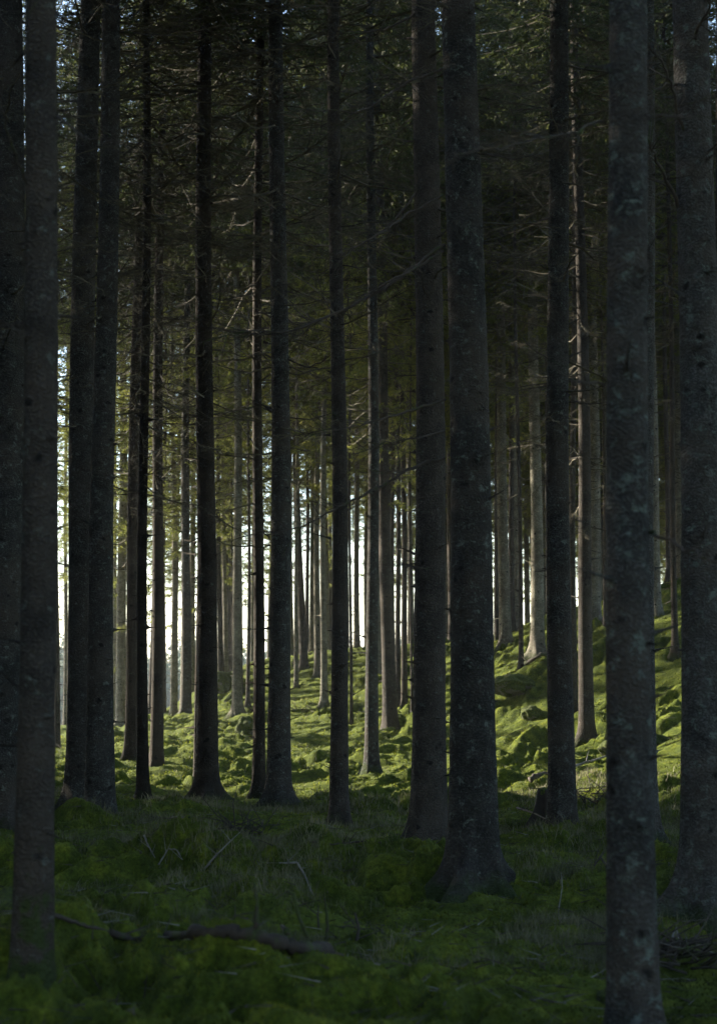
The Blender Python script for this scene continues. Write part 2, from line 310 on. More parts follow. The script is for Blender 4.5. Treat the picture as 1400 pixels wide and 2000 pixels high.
# ------------------------------------------------------------------ the trees one can tell apart (pixels of the photograph)
# key: base x, base y, reference x, reference y higher up, trunk width in px near y=1000, distance, kind, crown base, bare-branch amount, label
T = [
 ('blurred left',      62,1955,   87,0,   66, 6.9,'M', 9.5,0, "dark out-of-focus spruce nearest the left edge, with a moss-covered foot, foremost on the left"),
 ('edge left',          0,1625,   16,0,   72,15.6,'G', 9.0,1, "wide grey spruce cut by the left edge, half behind the blurred foreground trunk"),
 ('pair left',        158,1592,  177,0,   51,17.6,'G', 9.0,1, "left trunk of the twin grey spruces standing side by side at left"),
 ('pair right',       196,1607,  212,0,   46,16.9,'G', 9.0,1, "right trunk of the twin grey spruces standing side by side at left"),
 ('trio left',        257,1487,  272,300, 22,27.5,'D', 8.0,2, "dark brown spruce, leftmost of the three slim ones right of the twin trunks"),
 ('trio mid',         279,1566,  281,450, 19,20.0,'D', 8.5,2, "very slim dark spruce in the middle of the trio right of the twin trunks"),
 ('trio right',       306,1497,  315,400, 21,26.5,'D', 8.0,2, "slim dark spruce with spreading foot, rightmost of the trio by the twin trunks"),
 ('brown flared',     404,1562,  402,150, 36,20.3,'D', 8.5,2, "straight brown spruce with a broadly flared foot, left of the close pair at centre left"),
 ('brown shadow',     384,1545,  391,400, 10,24.5,'D', 8.0,1, "thin dark spruce pressed close behind the left side of the brown flared trunk"),
 ('close thin',       505,1560,  507,100, 20,21.0,'D', 8.5,2, "slimmer left trunk of the close pair at centre left"),
 ('close thick',      545,1578,  543,0,   38,19.3,'G', 9.0,1, "thicker grey right trunk of the close pair at centre left"),
 ('centre brown',     662,1614,  656,0,   30,17.2,'B', 9.0,1, "plain brown-grey spruce standing just left of the picture's centre line"),
 ('mound slim',       726,1512,  726,60,  22,25.5,'L', 9.0,1, "slim bluish spruce growing out of a round moss mound near the centre"),
 ('curved foot',      762,1437,  744,600, 23,33.0,'B', 8.0,2, "spruce with a curving foot and sunlit left edge, right of the mound spruce"),
 ('big brown',        838,1656,  829,0,   58,14.5,'B', 9.5,1, "broad brown spruce close behind and left of the biggest grey trunk"),
 ('biggest',          925,1725,  900,0,   80,11.8,'G',10.0,0, "biggest grey spruce right of centre, with wide root flare and knotty bark"),
 ('right dark',      1098,1642, 1086,100, 45,15.2,'G', 9.0,1, "dark grey straight spruce between the biggest trunk and the blurred lichened one"),
 ('right shadow',    1121,1420, 1118,500, 12,28.0,'B', 8.0,2, "thin dark spruce peeking out right behind the dark grey straight trunk"),
 ('right slim',      1146,1457, 1131,450, 25,25.0,'B', 8.0,2, "slim spruce with golden sunlit left edge, left of the blurred lichened trunk"),
 ('blurred right',   1238,2060, 1213,0,   82, 6.6,'L',10.0,0, "out-of-focus lichen-spotted spruce in the right foreground, its foot below the frame"),
 ('hidden pale',     1264,1662, 1255,0,   34,14.8,'L', 9.5,0, "pale blue-grey spruce almost hidden behind the blurred lichened trunk"),
 ('right edge',      1378,1805, 1347,0,   80,10.2,'L',10.0,0, "rough lichened spruce with spreading roots beside the right edge"),
 ('far right edge',  1412,1700, 1396,0,   20,12.5,'B', 9.5,0, "thin spruce cut off by the right edge behind the rough lichened trunk"),
 ('red thin',        1318,1280, 1305,450, 11,29.0,'B', 8.0,2, "thin reddish spruce on the mossy slope left of the right edge trunk"),
 ('slope pale',      1281,1202, 1272,800, 18,34.0,'P', 8.0,2, "greyish spruce high on the mossy slope just right of the blurred lichened trunk"),
 ('slope top',       1305,1137, 1300,800, 10,41.0,'B', 7.0,2, "short-looking spruce on top of the slope at far right"),
 ('crest pale',      1160,1220, 1158,850, 22,36.0,'P', 7.5,2, "pale spruce on the crest between the slim golden-edged and the blurred lichened trunks"),
 ('crest thin',      1181,1245, 1177,850,  6,34.0,'B', 7.5,2, "very thin pole-like spruce hugging the left side of the blurred lichened trunk"),
 ('slope lit',       1049,1282, 1043,600, 23,34.0,'P', 7.5,2, "sunlit spruce with splayed roots on the slope, left of the dark grey straight trunk"),
 ('slope pole',      1017,1294, 1010,700,  8,31.5,'B', 7.5,2, "dark pole-thin spruce standing alone on the slope right of the biggest trunk"),
 ('slope left',       987,1262,  979,800, 20,37.0,'P', 7.5,2, "sunlit spruce with dark right side nearest the biggest trunk on the slope"),
 ('slope left thin',  970,1238,  967,800,  6,39.0,'B', 7.0,2, "thinnest spruce between the biggest trunk and the sunlit slope spruce"),
 ('slope left dark', 1000,1252,  997,850, 11,40.0,'B', 7.0,2, "dim spruce right behind the sunlit slope spruce by the biggest trunk"),
 ('bundle a',         768,1362,  766,850,  8,38.5,'B', 7.0,2, "leftmost of the four thin spruces bundled left of the broad brown trunk"),
 ('bundle b',         777,1386,  775,850,  9,36.5,'B', 7.0,2, "second from left of the thin spruces bundled left of the broad brown trunk"),
 ('bundle c',         790,1388,  785,850, 10,36.0,'B', 7.0,2, "thin spruce with widened foot, third of the bundle left of the broad brown trunk"),
 ('bundle pale',      801,1270,  797,850,  9,47.0,'P', 7.0,2, "bright sunlit thin spruce at the right of the bundle beside the broad brown trunk"),
 ('bundle dark',      804,1408,  802,850,  4,34.0,'B', 7.0,1, "dark sapling stem closest to the left side of the broad brown trunk"),
 ('sapling mid',      686,1412,  685,850,  5,35.0,'B', 7.0,2, "dark sapling stem between the centre brown spruce and the mound spruce"),
 ('crest mid',        697,1262,  695,850, 10,49.0,'P', 7.0,2, "spruce on the crest seen between the centre brown spruce and the mound spruce"),
 ('far pale a',       568,1282,  563,850, 11,50.0,'P', 7.0,2, "pale far spruce immediately right of the thick trunk of the close pair"),
 ('far leaning',      594,1310,  577,850, 13,46.0,'B', 7.0,2, "dark leaning spruce with flared foot on the crest, left of the row of pale trunks"),
 ('far slim dark',    579,1342,  578,850,  7,43.0,'P', 7.0,2, "slim spruce in front of the leaning one on the crest at centre left"),
 ('far thin b',       600,1295,  599,850,  7,52.0,'B', 7.0,2, "thin dim spruce just right of the dark leaning one on the crest"),
 ('far pale c',       609,1290,  608,850,  8,50.0,'P', 7.0,2, "pale thin spruce at the left of the row near the centre brown trunk"),
 ('far pale d',       621,1326,  619,850, 11,45.0,'P', 7.0,2, "pale spruce in the middle of the row left of the centre brown trunk"),
 ('far pale e',       633,1382,  632,650, 11,39.5,'P', 7.0,2, "bright spruce with a mossy foot touching the left of the centre brown trunk"),
 ('left far a',       433,1316,  424,850,  9,48.0,'B', 7.0,2, "slightly leaning far spruce next to the rocky bank at centre left"),
 ('left far b',       441,1316,  436,850,  8,52.0,'P', 7.0,2, "pale far spruce right beside the leaning one by the rocky bank"),
 ('left far c',       464,1395,  463,850, 16,40.0,'P', 7.0,2, "sunlit spruce with a mossy root mound between brown flared and close pair trunks"),
 ('left far d',       484,1382,  487,850,  6,41.0,'B', 7.0,2, "very thin far spruce just left of the close pair"),
 ('left far e',       453,1312,  453,900,  3,52.0,'B', 7.0,1, "thread-thin far stem left of the sunlit mossy-rooted spruce"),
 ('left gap a',       340,1404,  339,850, 10,48.0,'P', 7.0,2, "pale slim spruce, left one of the two between the trio and the brown flared trunk"),
 ('left gap b',       361,1403,  362,850, 14,47.0,'P', 7.0,2, "pale thicker spruce midway between the trio and the brown flared trunk"),
 ('left gap c',       376,1366,  376,850, 10,52.0,'P', 7.0,2, "pale far spruce touching the left side of the brown flared trunk"),
 ('left gap d',       320,1402,  322,850,  7,49.0,'B', 7.0,2, "thin far spruce touching the right side of the slim trio"),
 ('shore pale',       238,1421,  240,850, 17,51.0,'P', 7.0,2, "pale spruce at the bright forest edge right of the twin trunks"),
 ('shore thin a',     128,1421,  130,850,  7,52.0,'P', 7.0,2, "thin spruce against the bright lake light left of the twin trunks, the left one"),
 ('shore thin b',     136,1421,  138,850,  6,50.0,'B', 7.0,2, "thin dark spruce against the bright lake light touching the twin trunks"),
 ('shore dark',       112,1466,  111,900, 10,34.0,'B', 8.0,2, "dark spruce half hidden on the right of the blurred left trunk"),
]

# ------------------------------------------------------------------ terrain: smooth surface through the feet of the trees
ctrl = []
for t in T:
    p = unproj(t[1], t[2] - 0, t[6]); ctrl.append(tuple(p))
for x in (-14, -6, 0, 6, 14):
    for y in (-25, -8, 2): ctrl.append((x, y, 0.05))
ctrl += [(-3, 9, 0), (0, 8, -.02), (2, 9, -.02), (-1, 12, 0.0), (0.5, 14, 0), (-8, 12, 0), (8, 12, .3), (12, 8, .3), (-12, 20, 0), (-14, 30, -.1), (-20, 12, -.3),
         (-3, 23, 0.0), (0, 22, 0.0), (2.5, 19, 0.05), (2.3, 26, .35), (1.6, 30, .45), (-1.5, 30, .25), (-5, 40, .25),
         (8, 20, 1.5), (9, 27, 2.8), (12, 35, 4.0), (16, 20, 2.6), (24, 24, 3.8), (20, 40, 5.0), (30, 5, 2.0), (30, -20, 2.0), (30, 45, 5.0),
         (-16, 44, -.6), (-22, 30, -1.2), (-30, 20, -2.2), (-30, 0, -1.5), (-28, -20, -1), (-38, 44, -3.2), (-45, 10, -3.2),
         (-10, 58, -.9), (-5, 59, -.2), (0, 60, .8), (6, 56, 2.0), (12, 52, 3.2), (20, 58, 3.4), (30, 66, 2), 
         (-12, 70, -2.8), (-4, 72, -2.4), (4, 76, -1.5), (14, 78, -.8), (26, 84, -1), (-20, 62, -3.2),
         (0, 100, -4.2), (25, 105, -4.2), (-25, 90, -4.2), (-45, 60, -4.2), (50, 95, -3), (50, 50, 4), (50, 10, 3), (-60, 30, -4.2), (50,-20,2), (-55,-20,-3)]
C = np.array(ctrl, float)
def lowfreq(x, y):
    a = 0.11 * gnoise(x / 3.1, y / 3.1, 3) + 0.07 * gnoise(x / 1.45 + 9, y / 1.45, 4)
    return a * smooth(75, 50, y)
MOUNDS = []   # (x, y, rx, ry, h)
def pm(px, D, rx, ry, h): MOUNDS.append(((px - 700) / F * D, D, rx, ry, h))
pm(330, 12.6, .55, .22, .13); pm(420, 12.2, .5, .25, .10); pm(790, 12.5, .55, .22, .11); pm(160, 16.2, .3, .25, .18)
pm(600, 13.5, .5, .35, .10); pm(300, 21.5, .5, .4, .16); pm(480, 22.0, .4, .3, .14); pm(726, 25.4, .38, .38, .24); pm(690, 19.5, .5, .3, .14)
pm(600, 9.8, .5, .35, .10); pm(830, 9.2, .45, .35, .13); pm(470, 9.9, .3, .3, .08); pm(600, 33, .9, .5, .25); pm(440, 30, .8, .5, .22)
pm(990, 21.5, .7, .5, .12); pm(1030, 23.5, .9, .5, .14); pm(1010, 27, .9, .6, .15); pm(1200, 20, .7, .5, .12); pm(1300, 19, .8, .5, .14); pm(760, 23, .4, .3, .14)
pm(1000, 18.5, .45, .3, .16); pm(560, 26, .5, .35, .18); pm(350, 26, .4, .3, .15); pm(640, 28, .5, .3, .18)
def mounds(x, y):
    z = np.zeros_like(np.asarray(x, float))
    for mx, my, rx, ry, h in MOUNDS:
        d = ((x - mx) / rx) ** 2 + ((y - my) / ry) ** 2
        z = z + h * np.exp(-d * 0.9)
    return z
def tps(d2): return np.sqrt(d2 + 2.0)
resid = C[:, 2] - lowfreq(C[:, 0], C[:, 1]) - mounds(C[:, 0], C[:, 1])
d2 = (C[:, None, 0] - C[None, :, 0]) ** 2 + (C[:, None, 1] - C[None, :, 1]) ** 2
A = tps(d2) - np.eye(len(C)) * 0.35
P = np.c_[np.ones(len(C)), C[:, :2]]
K = np.block([[A, P], [P.T, np.zeros((3, 3))]])
W = np.linalg.solve(K, np.r_[resid, np.zeros(3)])
def base(x, y):
    x = np.asarray(x, float); y = np.asarray(y, float); sh = x.shape; x = x.ravel(); y = y.ravel()
    z = np.empty(len(x))
    for i in range(0, len(x), 40000):
        xs = x[i:i + 40000]; ys = y[i:i + 40000]
        z[i:i + 40000] = tps((xs[:, None] - C[:, 0]) ** 2 + (ys[:, None] - C[:, 1]) ** 2) @ W[:len(C)] + W[len(C)] + W[len(C) + 1] * xs + W[len(C) + 2] * ys
    # far land: shore, lake bed, opposite shore rising to hills
    r = np.hypot(x * 0.9, y)
    z = z * (1 - smooth(88, 105, r)) + -5.0 * smooth(88, 105, r)
    z = z + smooth(165, 185, r) * 1.9 + smooth(260, 900, r) * 3
    return z.reshape(sh)
def ground_z(x, y):
    x = np.asarray(x, float); y = np.asarray(y, float)
    return base(x, y) + lowfreq(x, y) + mounds(x, y)
def gz(x, y): return float(ground_z(np.array([x]), np.array([y]))[0])
def cushions(x, y, s, k=9.0):
    """field of soft rounded cushions, one per jittered cell; about 0..1"""
    ix = np.floor(x); iy = np.floor(y); acc = np.zeros_like(x)
    for dx in (-1, 0, 1):
        for dy in (-1, 0, 1):
            h = _hash(ix + dx, iy + dy, s); jx = (h & 1023) / 1023.0; jy = ((h >> 10) & 1023) / 1023.0; am = ((h >> 20) & 255) / 255.0
            d2 = (x - (ix + dx + jx)) ** 2 + (y - (iy + dy + jy)) ** 2
            acc += np.exp(k * ((0.35 + 0.65 * am) - 1.25 * d2 / (0.45 + 0.55 * am)))
    return np.log(acc + 1e-3 + np.exp(-k * .25)) / k
def hummock(x, y):
    """moss cushions of several sizes, broken up by warping"""
    x = np.asarray(x, float); y = np.asarray(y, float)
    wx = x + 0.45 * gnoise(x * .7, y * .7, 11) + 0.15 * gnoise(x * 2.4, y * 2.4, 13)
    wy = y + 0.45 * gnoise(x * .7, y * .7, 12) + 0.15 * gnoise(x * 2.4, y * 2.4, 14)
    fade = smooth(70, 45, y)
    m = 0.35 + 0.80 * smooth(-.4, .3, gnoise(x * .37, y * .37, 17))
    hill = (0.80 + 0.55 * smooth(16, 12, y) + 0.22 * smooth(17, 24, y) * smooth(-6, 4, x)) * m
    a = cushions(wx * .85, wy * .95, 21, 7); b = cushions(wx * 1.7, wy * 3.0 - wx * .5, 22); c = cushions(wx * 4.0, wy * 6.5 - wx * 1.5, 23, 6)
    c2 = np.abs(gnoise(wx * 13, wy * 14, 26))
    d = gnoise(x * 27, y * 27, 24); e = gnoise(x * 55, y * 55, 25)
    return fade * (hill * (0.14 * a + 0.155 * b + 0.100 * c * (.5 + b) + 0.030 * c2 - 0.13) + 0.008 * d + 0.005 * e)
def surf(x, y): return ground_z(x, y) + hummock(x, y)
def sz(x, y): return float(surf(np.array([x]), np.array([y]))[0])
def pix_ground(px, py):
    r = ray(px, py); ys = np.linspace(4, 60, 2801); t = ys / r[1]
    X = r[0] * t; Z = CAMZ + r[2] * t; G = surf(X, ys); k = np.argmax(Z < G)
    return X[k], ys[k], G[k]

def build_ground():
    rows = list(np.linspace(-45, 3.2, 50))
    y = 3.2
    while y < 62: y *= 1.0040; rows.append(y)
    while y < 1600: y *= 1.05; rows.append(y)
    ys = np.array(rows); nu = 620
    u = np.linspace(-1, 1, nu)
    De = np.maximum(ys, 4.0)
    X = De[:, None] * 0.34 * u[None, :] + np.sign(u) * np.abs(u) ** 9 * (55 + 1.5 * np.maximum(ys[:, None] - 62, 0))
    Y = np.repeat(ys[:, None], nu, 1)
    Z = surf(X, Y)
    v = np.stack([X, Y, Z], -1).reshape(-1, 3); m = len(ys)
    i = np.arange(m - 1)[:, None] * nu; j = np.arange(nu - 1)[None, :]
    f = np.stack([i + j, i + j + 1, i + nu + j + 1, i + nu + j], -1).reshape(-1, 4)
    b = MB(); b.add(v, None, f)
    o = link('ground', b.mesh('ground', M_GROUND)); tag(o, kind='structure', label='rolling forest floor covered in green moss cushions')
build_ground()
def build_lake():
    b = MB(); n = 40; xs = np.linspace(-420, 420, n); ys = np.linspace(-60, 420, n)
    X, Y = np.meshgrid(xs, ys); v = np.stack([X, Y, np.full_like(X, -3.6)], -1).reshape(-1, 3)
    i = np.arange(n - 1)[:, None] * n; j = np.arange(n - 1)[None, :]
    f = np.stack([i + j, i + j + 1, i + n + j + 1, i + n + j], -1).reshape(-1, 4); b.add(v, None, f)
    tag(link('lake_water', b.mesh('lake_water', M_WATER)), kind='structure', label='bright lake beyond the forest edge')
build_lake()

# ------------------------------------------------------------------ prototypes: crown, bare branches
def crown_mesh(seed, zb, zt, rmax, name='crown', dens=1.0, low_thin=True):
    g = np.random.default_rng(seed); b = MB()
    z = zb; TP = []; TD = []; TL = []
    while z < zt - 0.3:
        fr = (z - zb) / (zt - zb)
        L0 = rmax * (1 - fr) ** 0.75 + 0.2
        for k in range(g.integers(4, 7)):
            if low_thin and fr < 0.12 and g.random() < 0.35: continue
            az = g.uniform(0, 2 * np.pi); L = L0 * g.uniform(0.6, 1.12)
            zz = z + g.uniform(-.15, .15); tt = np.linspace(0, 1, 6)
            dr = g.uniform(0.15, 0.45) * (1 - fr * 0.9); up = g.uniform(0.1, 0.3)
            wob = g.uniform(-.25, .25)
            d = np.array((math.cos(az), math.sin(az), 0)); s_ = np.array((-d[1], d[0], 0))
            pts = d * (L * tt)[:, None] + s_ * (wob * L * tt ** 2)[:, None]
            pts[:, 2] = zz + L * (-dr * tt + up * tt ** 2.2)
            b.tube(pts, 0.016 * L / 1.5 * (1 - tt * 0.8) + 0.002, 3, False)
            nt_ = max(4, int(L / 0.085 * dens)); ts = g.uniform(0.12, 1.0, nt_)
            pp = np.stack([np.interp(ts, tt, pts[:, c]) for c in range(3)], 1)
            side = g.choice([-1, 1], nt_)
            td = d * g.uniform(0.25, 0.9, nt_)[:, None] + s_ * (side * g.uniform(0.5, 1.0, nt_))[:, None]
            td[:, 2] += g.uniform(-1.1, 0.0, nt_)
            td /= np.linalg.norm(td, axis=1)[:, None]
            tl = (0.20 + 0.42 * (1 - ts) * L ** 0.5) * g.uniform(0.6, 1.2, nt_)
            TP.append(pp); TD.append(td); TL.append(tl)
        z += g.uniform(0.28, 0.46)
    P_ = np.vstack(TP); D_ = np.vstack(TD); L_ = np.concatenate(TL)
    b.spikes(P_, P_ + D_ * L_[:, None], 0.004)
    # needle sprays
    k = 11
    t = g.uniform(0.02, 1, (len(P_), k))
    o = P_[:, None] + D_[:, None] * (L_[:, None] * t)[..., None]
    rnd = g.normal(size=(len(P_), k, 3)); rnd[..., 2] *= 0.7
    dirn = D_[:, None] * 0.9 + rnd * 0.65; dirn /= np.linalg.norm(dirn, axis=2)[..., None]
    wv = np.cross(dirn, g.normal(size=dirn.shape)); wv /= np.linalg.norm(wv, axis=2)[..., None] + 1e-9
    ln = g.uniform(.06, .12, (len(P_), k))[..., None]; wd = g.uniform(.010, .019, (len(P_), k))[..., None]
    b2 = MB(); a = (o - wv * wd).reshape(-1, 3); c = (o + wv * wd).reshape(-1, 3); e = (o + dirn * ln).reshape(-1, 3)
    b2.tris(a, c, e)
    n_w = sum(len(x) for x in b.f3) + sum(len(x) for x in b.f4)
    # wood and needles in one mesh, two material slots
    off = b.n; b.f3_main = None
    nf3 = sum(len(x) for x in b.f3)
    for vv in b2.v: b.v.append(vv)
    needle = np.vstack(b2.f3) + off; b.f3.append(needle); b.n += b2.n
    me = b.mesh(name, M_TWIG, False); me.materials.append(M_CROWN_SHADED)
    mi = np.zeros(len(me.polygons), np.int32); mi[nf3:nf3 + len(needle)] = 1
    if len(me.polygons) == nf3 + len(needle) + sum(len(x) for x in b.f4): me.polygons.foreach_set("material_index", mi)
    return me

def bare_mesh(seed, z0, z1, cnt, Lm, name='bare_branches', needles=0.0):
    g = np.random.default_rng(seed); b = MB(); SP = []; SQ = []; SR = []; NP = []; NQ = []
    for k in range(cnt):
        fr = g.random() ** 0.6; z = z0 + (z1 - z0) * fr
        L = Lm * g.uniform(0.3, 1.0) * (0.45 + 0.55 * fr)
        az = g.uniform(0, 2 * np.pi); d = np.array((math.cos(az), math.sin(az), 0)); s_ = np.array((-d[1], d[0], 0))
        tt = np.linspace(0, 1, 6); dr = g.uniform(-0.1, 0.55); up = g.uniform(0.0, 0.45); wob = g.uniform(-.3, .3)
        pts = d * (L * tt)[:, None] + s_ * (wob * L * tt ** 2)[:, None]
        pts[:, 2] = z + L * (-dr * tt + up * tt ** 2)
        pts[1:] += g.normal(size=(5, 3)) * 0.018 * L
        b.tube(pts, (0.0068 + 0.0055 * L) * (1 - 0.75 * tt) + 0.001, 3, False)
        n_ = int(5 + 9 * L); ts = g.uniform(0.2, 1, n_)
        pp = np.stack([np.interp(ts, tt, pts[:, c]) for c in range(3)], 1)
        side = g.choice([-1, 1], n_)
        td = d * g.uniform(0.4, 1.0, n_)[:, None] + s_ * (side * g.uniform(0.3, 1.0, n_))[:, None]; td[:, 2] += g.uniform(-.7, .35, n_)
        td /= np.linalg.norm(td, axis=1)[:, None]
        tl = g.uniform(.15, .55, n_) * (1.15 - ts * .6)
        q = pp + td * tl[:, None]
        SP.append(pp); SQ.append(q); SR.append(np.full(n_, .0035))
        if g.random() < needles * (0.3 + 1.2 * fr): NP.append(pp); NQ.append(q)
        m = 3
        for _ in range(m):
            f_ = g.uniform(.2, .9, n_)[:, None]; a = pp + (q - pp) * f_
            dd = td + g.normal(size=(n_, 3)) * 0.6; dd /= np.linalg.norm(dd, axis=1)[:, None]
            SP.append(a); SQ.append(a + dd * (g.uniform(.06, .2, n_))[:, None]); SR.append(np.full(n_, .0022))
    b.spikes(np.vstack(SP), np.vstack(SQ), np.concatenate(SR))
    if not NP: return b.mesh(name, M_TWIG, False)
    p = np.vstack(NP); q = np.vstack(NQ); k = 16; nf = sum(len(x) for x in b.f3)
    o = p[:, None] + (q - p)[:, None] * g.uniform(.1, 1, (len(p), k))[..., None]
    D_ = (q - p) / np.linalg.norm(q - p, axis=1)[:, None]
    dn = D_[:, None] * .8 + g.normal(size=(len(p), k, 3)) * .6; dn[..., 2] -= .25; dn /= np.linalg.norm(dn, axis=2)[..., None]
    wv = np.cross(dn, g.normal(size=dn.shape)); wv /= np.linalg.norm(wv, axis=2)[..., None] + 1e-9
    ln = g.uniform(.06, .12, (len(p), k))[..., None]; wd = g.uniform(.008, .015, (len(p), k))[..., None]
    b.tris((o - wv * wd).reshape(-1, 3), (o + wv * wd).reshape(-1, 3), (o + dn * ln).reshape(-1, 3))
    me = b.mesh(name, M_TWIG, False); me.materials.append(M_NEEDLE_LIT)
    mi = np.zeros(len(me.polygons), np.int32); mi[nf:nf + len(p) * k] = 1; me.polygons.foreach_set("material_index", mi)
    return me

CROWNS = [crown_mesh(100 + i, 0, 15.5, 2.0 + 0.12 * i) for i in range(5)]        # origin = crown base
LOWCROWN = [crown_mesh(200 + i, 0, 21.0, 2.9, dens=1.0, low_thin=False) for i in range(3)]
WIDE = [crown_mesh(240 + i, 0, 16.0, 2.9, dens=1.0, low_thin=False) for i in range(2)]
BARE = [bare_mesh(300 + i, 3.4, 11.5, 115, 2.7) for i in range(5)]
BARE_S = [bare_mesh(320 + i, 3.8, 11.5, 60, 2.3) for i in range(3)]
BARE_F = [bare_mesh(340 + i, 5.0, 11.5, 34, 1.3) for i in range(2)]
BARE_N = [bare_mesh(360 + i, 5.0, 11.2, 74, 2.6, needles=0.95) for i in range(5)]
BARE_NS = [bare_mesh(380 + i, 4.4, 13.2, 72, 2.3, needles=0.9) for i in range(3)]

def trunk_mesh(name, foot, dirv, H, r0, mat, seed, rings, nseg, flare=0.5, stubs=True):
    """tapered trunk with root flare; foot at the origin, dirv = axis slope (dx, dy) per metre"""
    g = np.random.default_rng(seed)
    zs = np.concatenate([[-0.45, -0.2], np.linspace(0, 1.0, 14)[:-1] ** 1.4 * 1.0, np.linspace(1.0, H, rings)])
    th = np.arange(nseg) * 2 * np.pi / nseg
    rr = r0 * np.clip(1 - np.maximum(zs, 0) / H, 0.02, 1) ** 0.72
    nl = g.integers(4, 7); ph = g.uniform(0, 6.28, 4)
    lob = (0.5 + 0.5 * np.cos(nl * th + ph[0] + 0.6 * np.sin(th + ph[3]))) ** 1.7 * (0.9 + 0.5 * np.cos(2 * th + ph[1]))
    fl = flare * np.exp(-np.maximum(zs, -0.1) / 0.13)[:, None] * (0.15 + 2.0 * lob[None, :]) + 0.22 * np.exp(-np.maximum(zs, 0) / 0.7)[:, None]
    bumpy = 0.025 * gnoise(th[None, :] * 3 + ph[2] + 0 * zs[:, None], zs[:, None] * 3.1, seed % 97) + 0.02 * gnoise(np.cos(th)[None, :] * 5 + ph[3] + 0 * zs[:, None], zs[:, None] * 9, seed % 89 + 100)
    if nseg >= 40:
        ang = th[None, :] + 0 * zs[:, None]; zz_ = zs[:, None] + 0 * th[None, :]
        cx_ = np.cos(ang) * 9 + ph[0] * 3; pl = np.abs(gnoise(cx_ + zz_ * 3.0, np.sin(ang) * 9 + zz_ * 19, 61)) * .018 + gnoise(cx_ * 2.2 + zz_ * 9, np.sin(ang) * 20 + zz_ * 31, 62) * .012
        bumpy = bumpy + pl * (0.16 / max(r0, .08))
    rad = rr[:, None] * (1 + fl + bumpy)
    sway = 0.034 * np.sin(zs * 0.45 + ph[2]) * np.minimum(zs / 4, 1) * (zs > 0)
    swy = 0.030 * np.sin(zs * 0.37 + ph[3]) * np.minimum(zs / 4, 1) * (zs > 0)
    cx = dirv[0] * zs + sway; cy = dirv[1] * zs + swy
    v = np.stack([cx[:, None] + rad * np.cos(th), cy[:, None] + rad * np.sin(th), np.repeat(zs[:, None], nseg, 1)], -1).reshape(-1, 3)
    m = len(zs); i = np.arange(m - 1)[:, None] * nseg; j = np.arange(nseg)[None, :]; k = (j + 1) % nseg
    f = np.stack([i + j, i + k, i + nseg + k, i + nseg + j], -1).reshape(-1, 4)
    b = MB(); b.add(v, None, f)
    st = None
    if stubs:
        n_ = int(60 + 260 * min(r0, .3)); z = g.uniform(0.6, min(H, 11), n_); a = g.uniform(0, 6.28, n_)
        r = r0 * (1 - z / H) ** 0.72 * 0.9
        p = np.stack([dirv[0] * z + r * np.cos(a), dirv[1] * z + r * np.sin(a), z], 1)
        L = g.uniform(.03, .12, n_) * g.choice([1, 1, 1, 3.5], n_)
        q = p + np.stack([np.cos(a) * L, np.sin(a) * L, g.uniform(-.3, .5, n_) * L], 1)
        nf = len(b.f4[0]); b.spikes(p, q, g.uniform(.008, .017, n_))
        # short knot collars under each stub
        b.spikes(p, p + (q - p) * 0.35, g.uniform(.018, .034, n_))
    me = b.mesh(name, mat)
    return me, st

GROUP = 'tall spruce trees of the forest'
M_BARKM = bark("bark_mossy_foot", (0.038, 0.034, 0.031), (0.095, 0.083, 0.074), (0.16, 0.142, 0.125), 0.15, 1.25)
MATS = {'M': M_BARKM, 'D': M_BARKD, 'B': M_BARKB, 'G': M_BARK, 'L': M_BARKL, 'P': M_BARK_LIT}
placed = []; TREES = {}
for idx, (key, bx, by, tx, ty, wpx, D, kind, cb, br, label) in enumerate(T):
    cb = max(cb, 11.3 if D < 22 else (10.8 if D < 38 else 10.4))
    if D > 38 and bx < 640: cb = 13.0
    p = unproj(bx, by, D); zf = gz(p[0], D) + 0.02
    q = unproj(tx, ty, D)
    H = 23.0 + (idx * 7 % 5) * 0.7
    sl = (q[0] - p[0]) / max(q[2] - zf, 1.0)
    root = link('spruce_tree', None); root.location = (p[0], D, zf)
    tag(root, label, 'spruce tree', GROUP)
    zr = unproj(700, 1000, D)[2] - zf
    diam = wpx / F * math.hypot(D, 0)
    r0 = diam / 2 / (1 - zr / H) ** 0.72 / (1 + 0.22 * math.exp(-zr / 0.7))
    near = D < 22
    sly = random.uniform(-.008, .008)
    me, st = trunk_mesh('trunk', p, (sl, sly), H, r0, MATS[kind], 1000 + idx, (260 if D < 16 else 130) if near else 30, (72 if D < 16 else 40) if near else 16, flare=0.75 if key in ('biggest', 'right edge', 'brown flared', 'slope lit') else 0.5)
    tr = link('trunk', me, root)
    sc_ = random.uniform(.9, 1.1)
    if cb < H:
        c = link('crown', CROWNS[idx % 5], root); c.location = (sl * cb, sly * cb, cb - 0.4); c.rotation_euler = (0, 0, random.uniform(0, 6.28)); c.scale = (sc_, sc_, (H - cb) / 15.5)
    pool = {0: BARE_F, 1: BARE_S, 2: BARE}[br] if D < 33 else (BARE_NS if p[0] < -2 else BARE_N)
    bb = link('bare_branches', pool[idx % len(pool)], root); bb.rotation_euler = (0, 0, random.uniform(0, 6.28))
    bb.location = (sl * 6, sly * 6, -1.6 if (D > 44 and p[0] < -2) else 0)
    if D < 8: bpy.data.objects.remove(bb)
    placed.append((p[0], D)); TREES[key] = (root, p[0], D, zf, sl, r0, H)

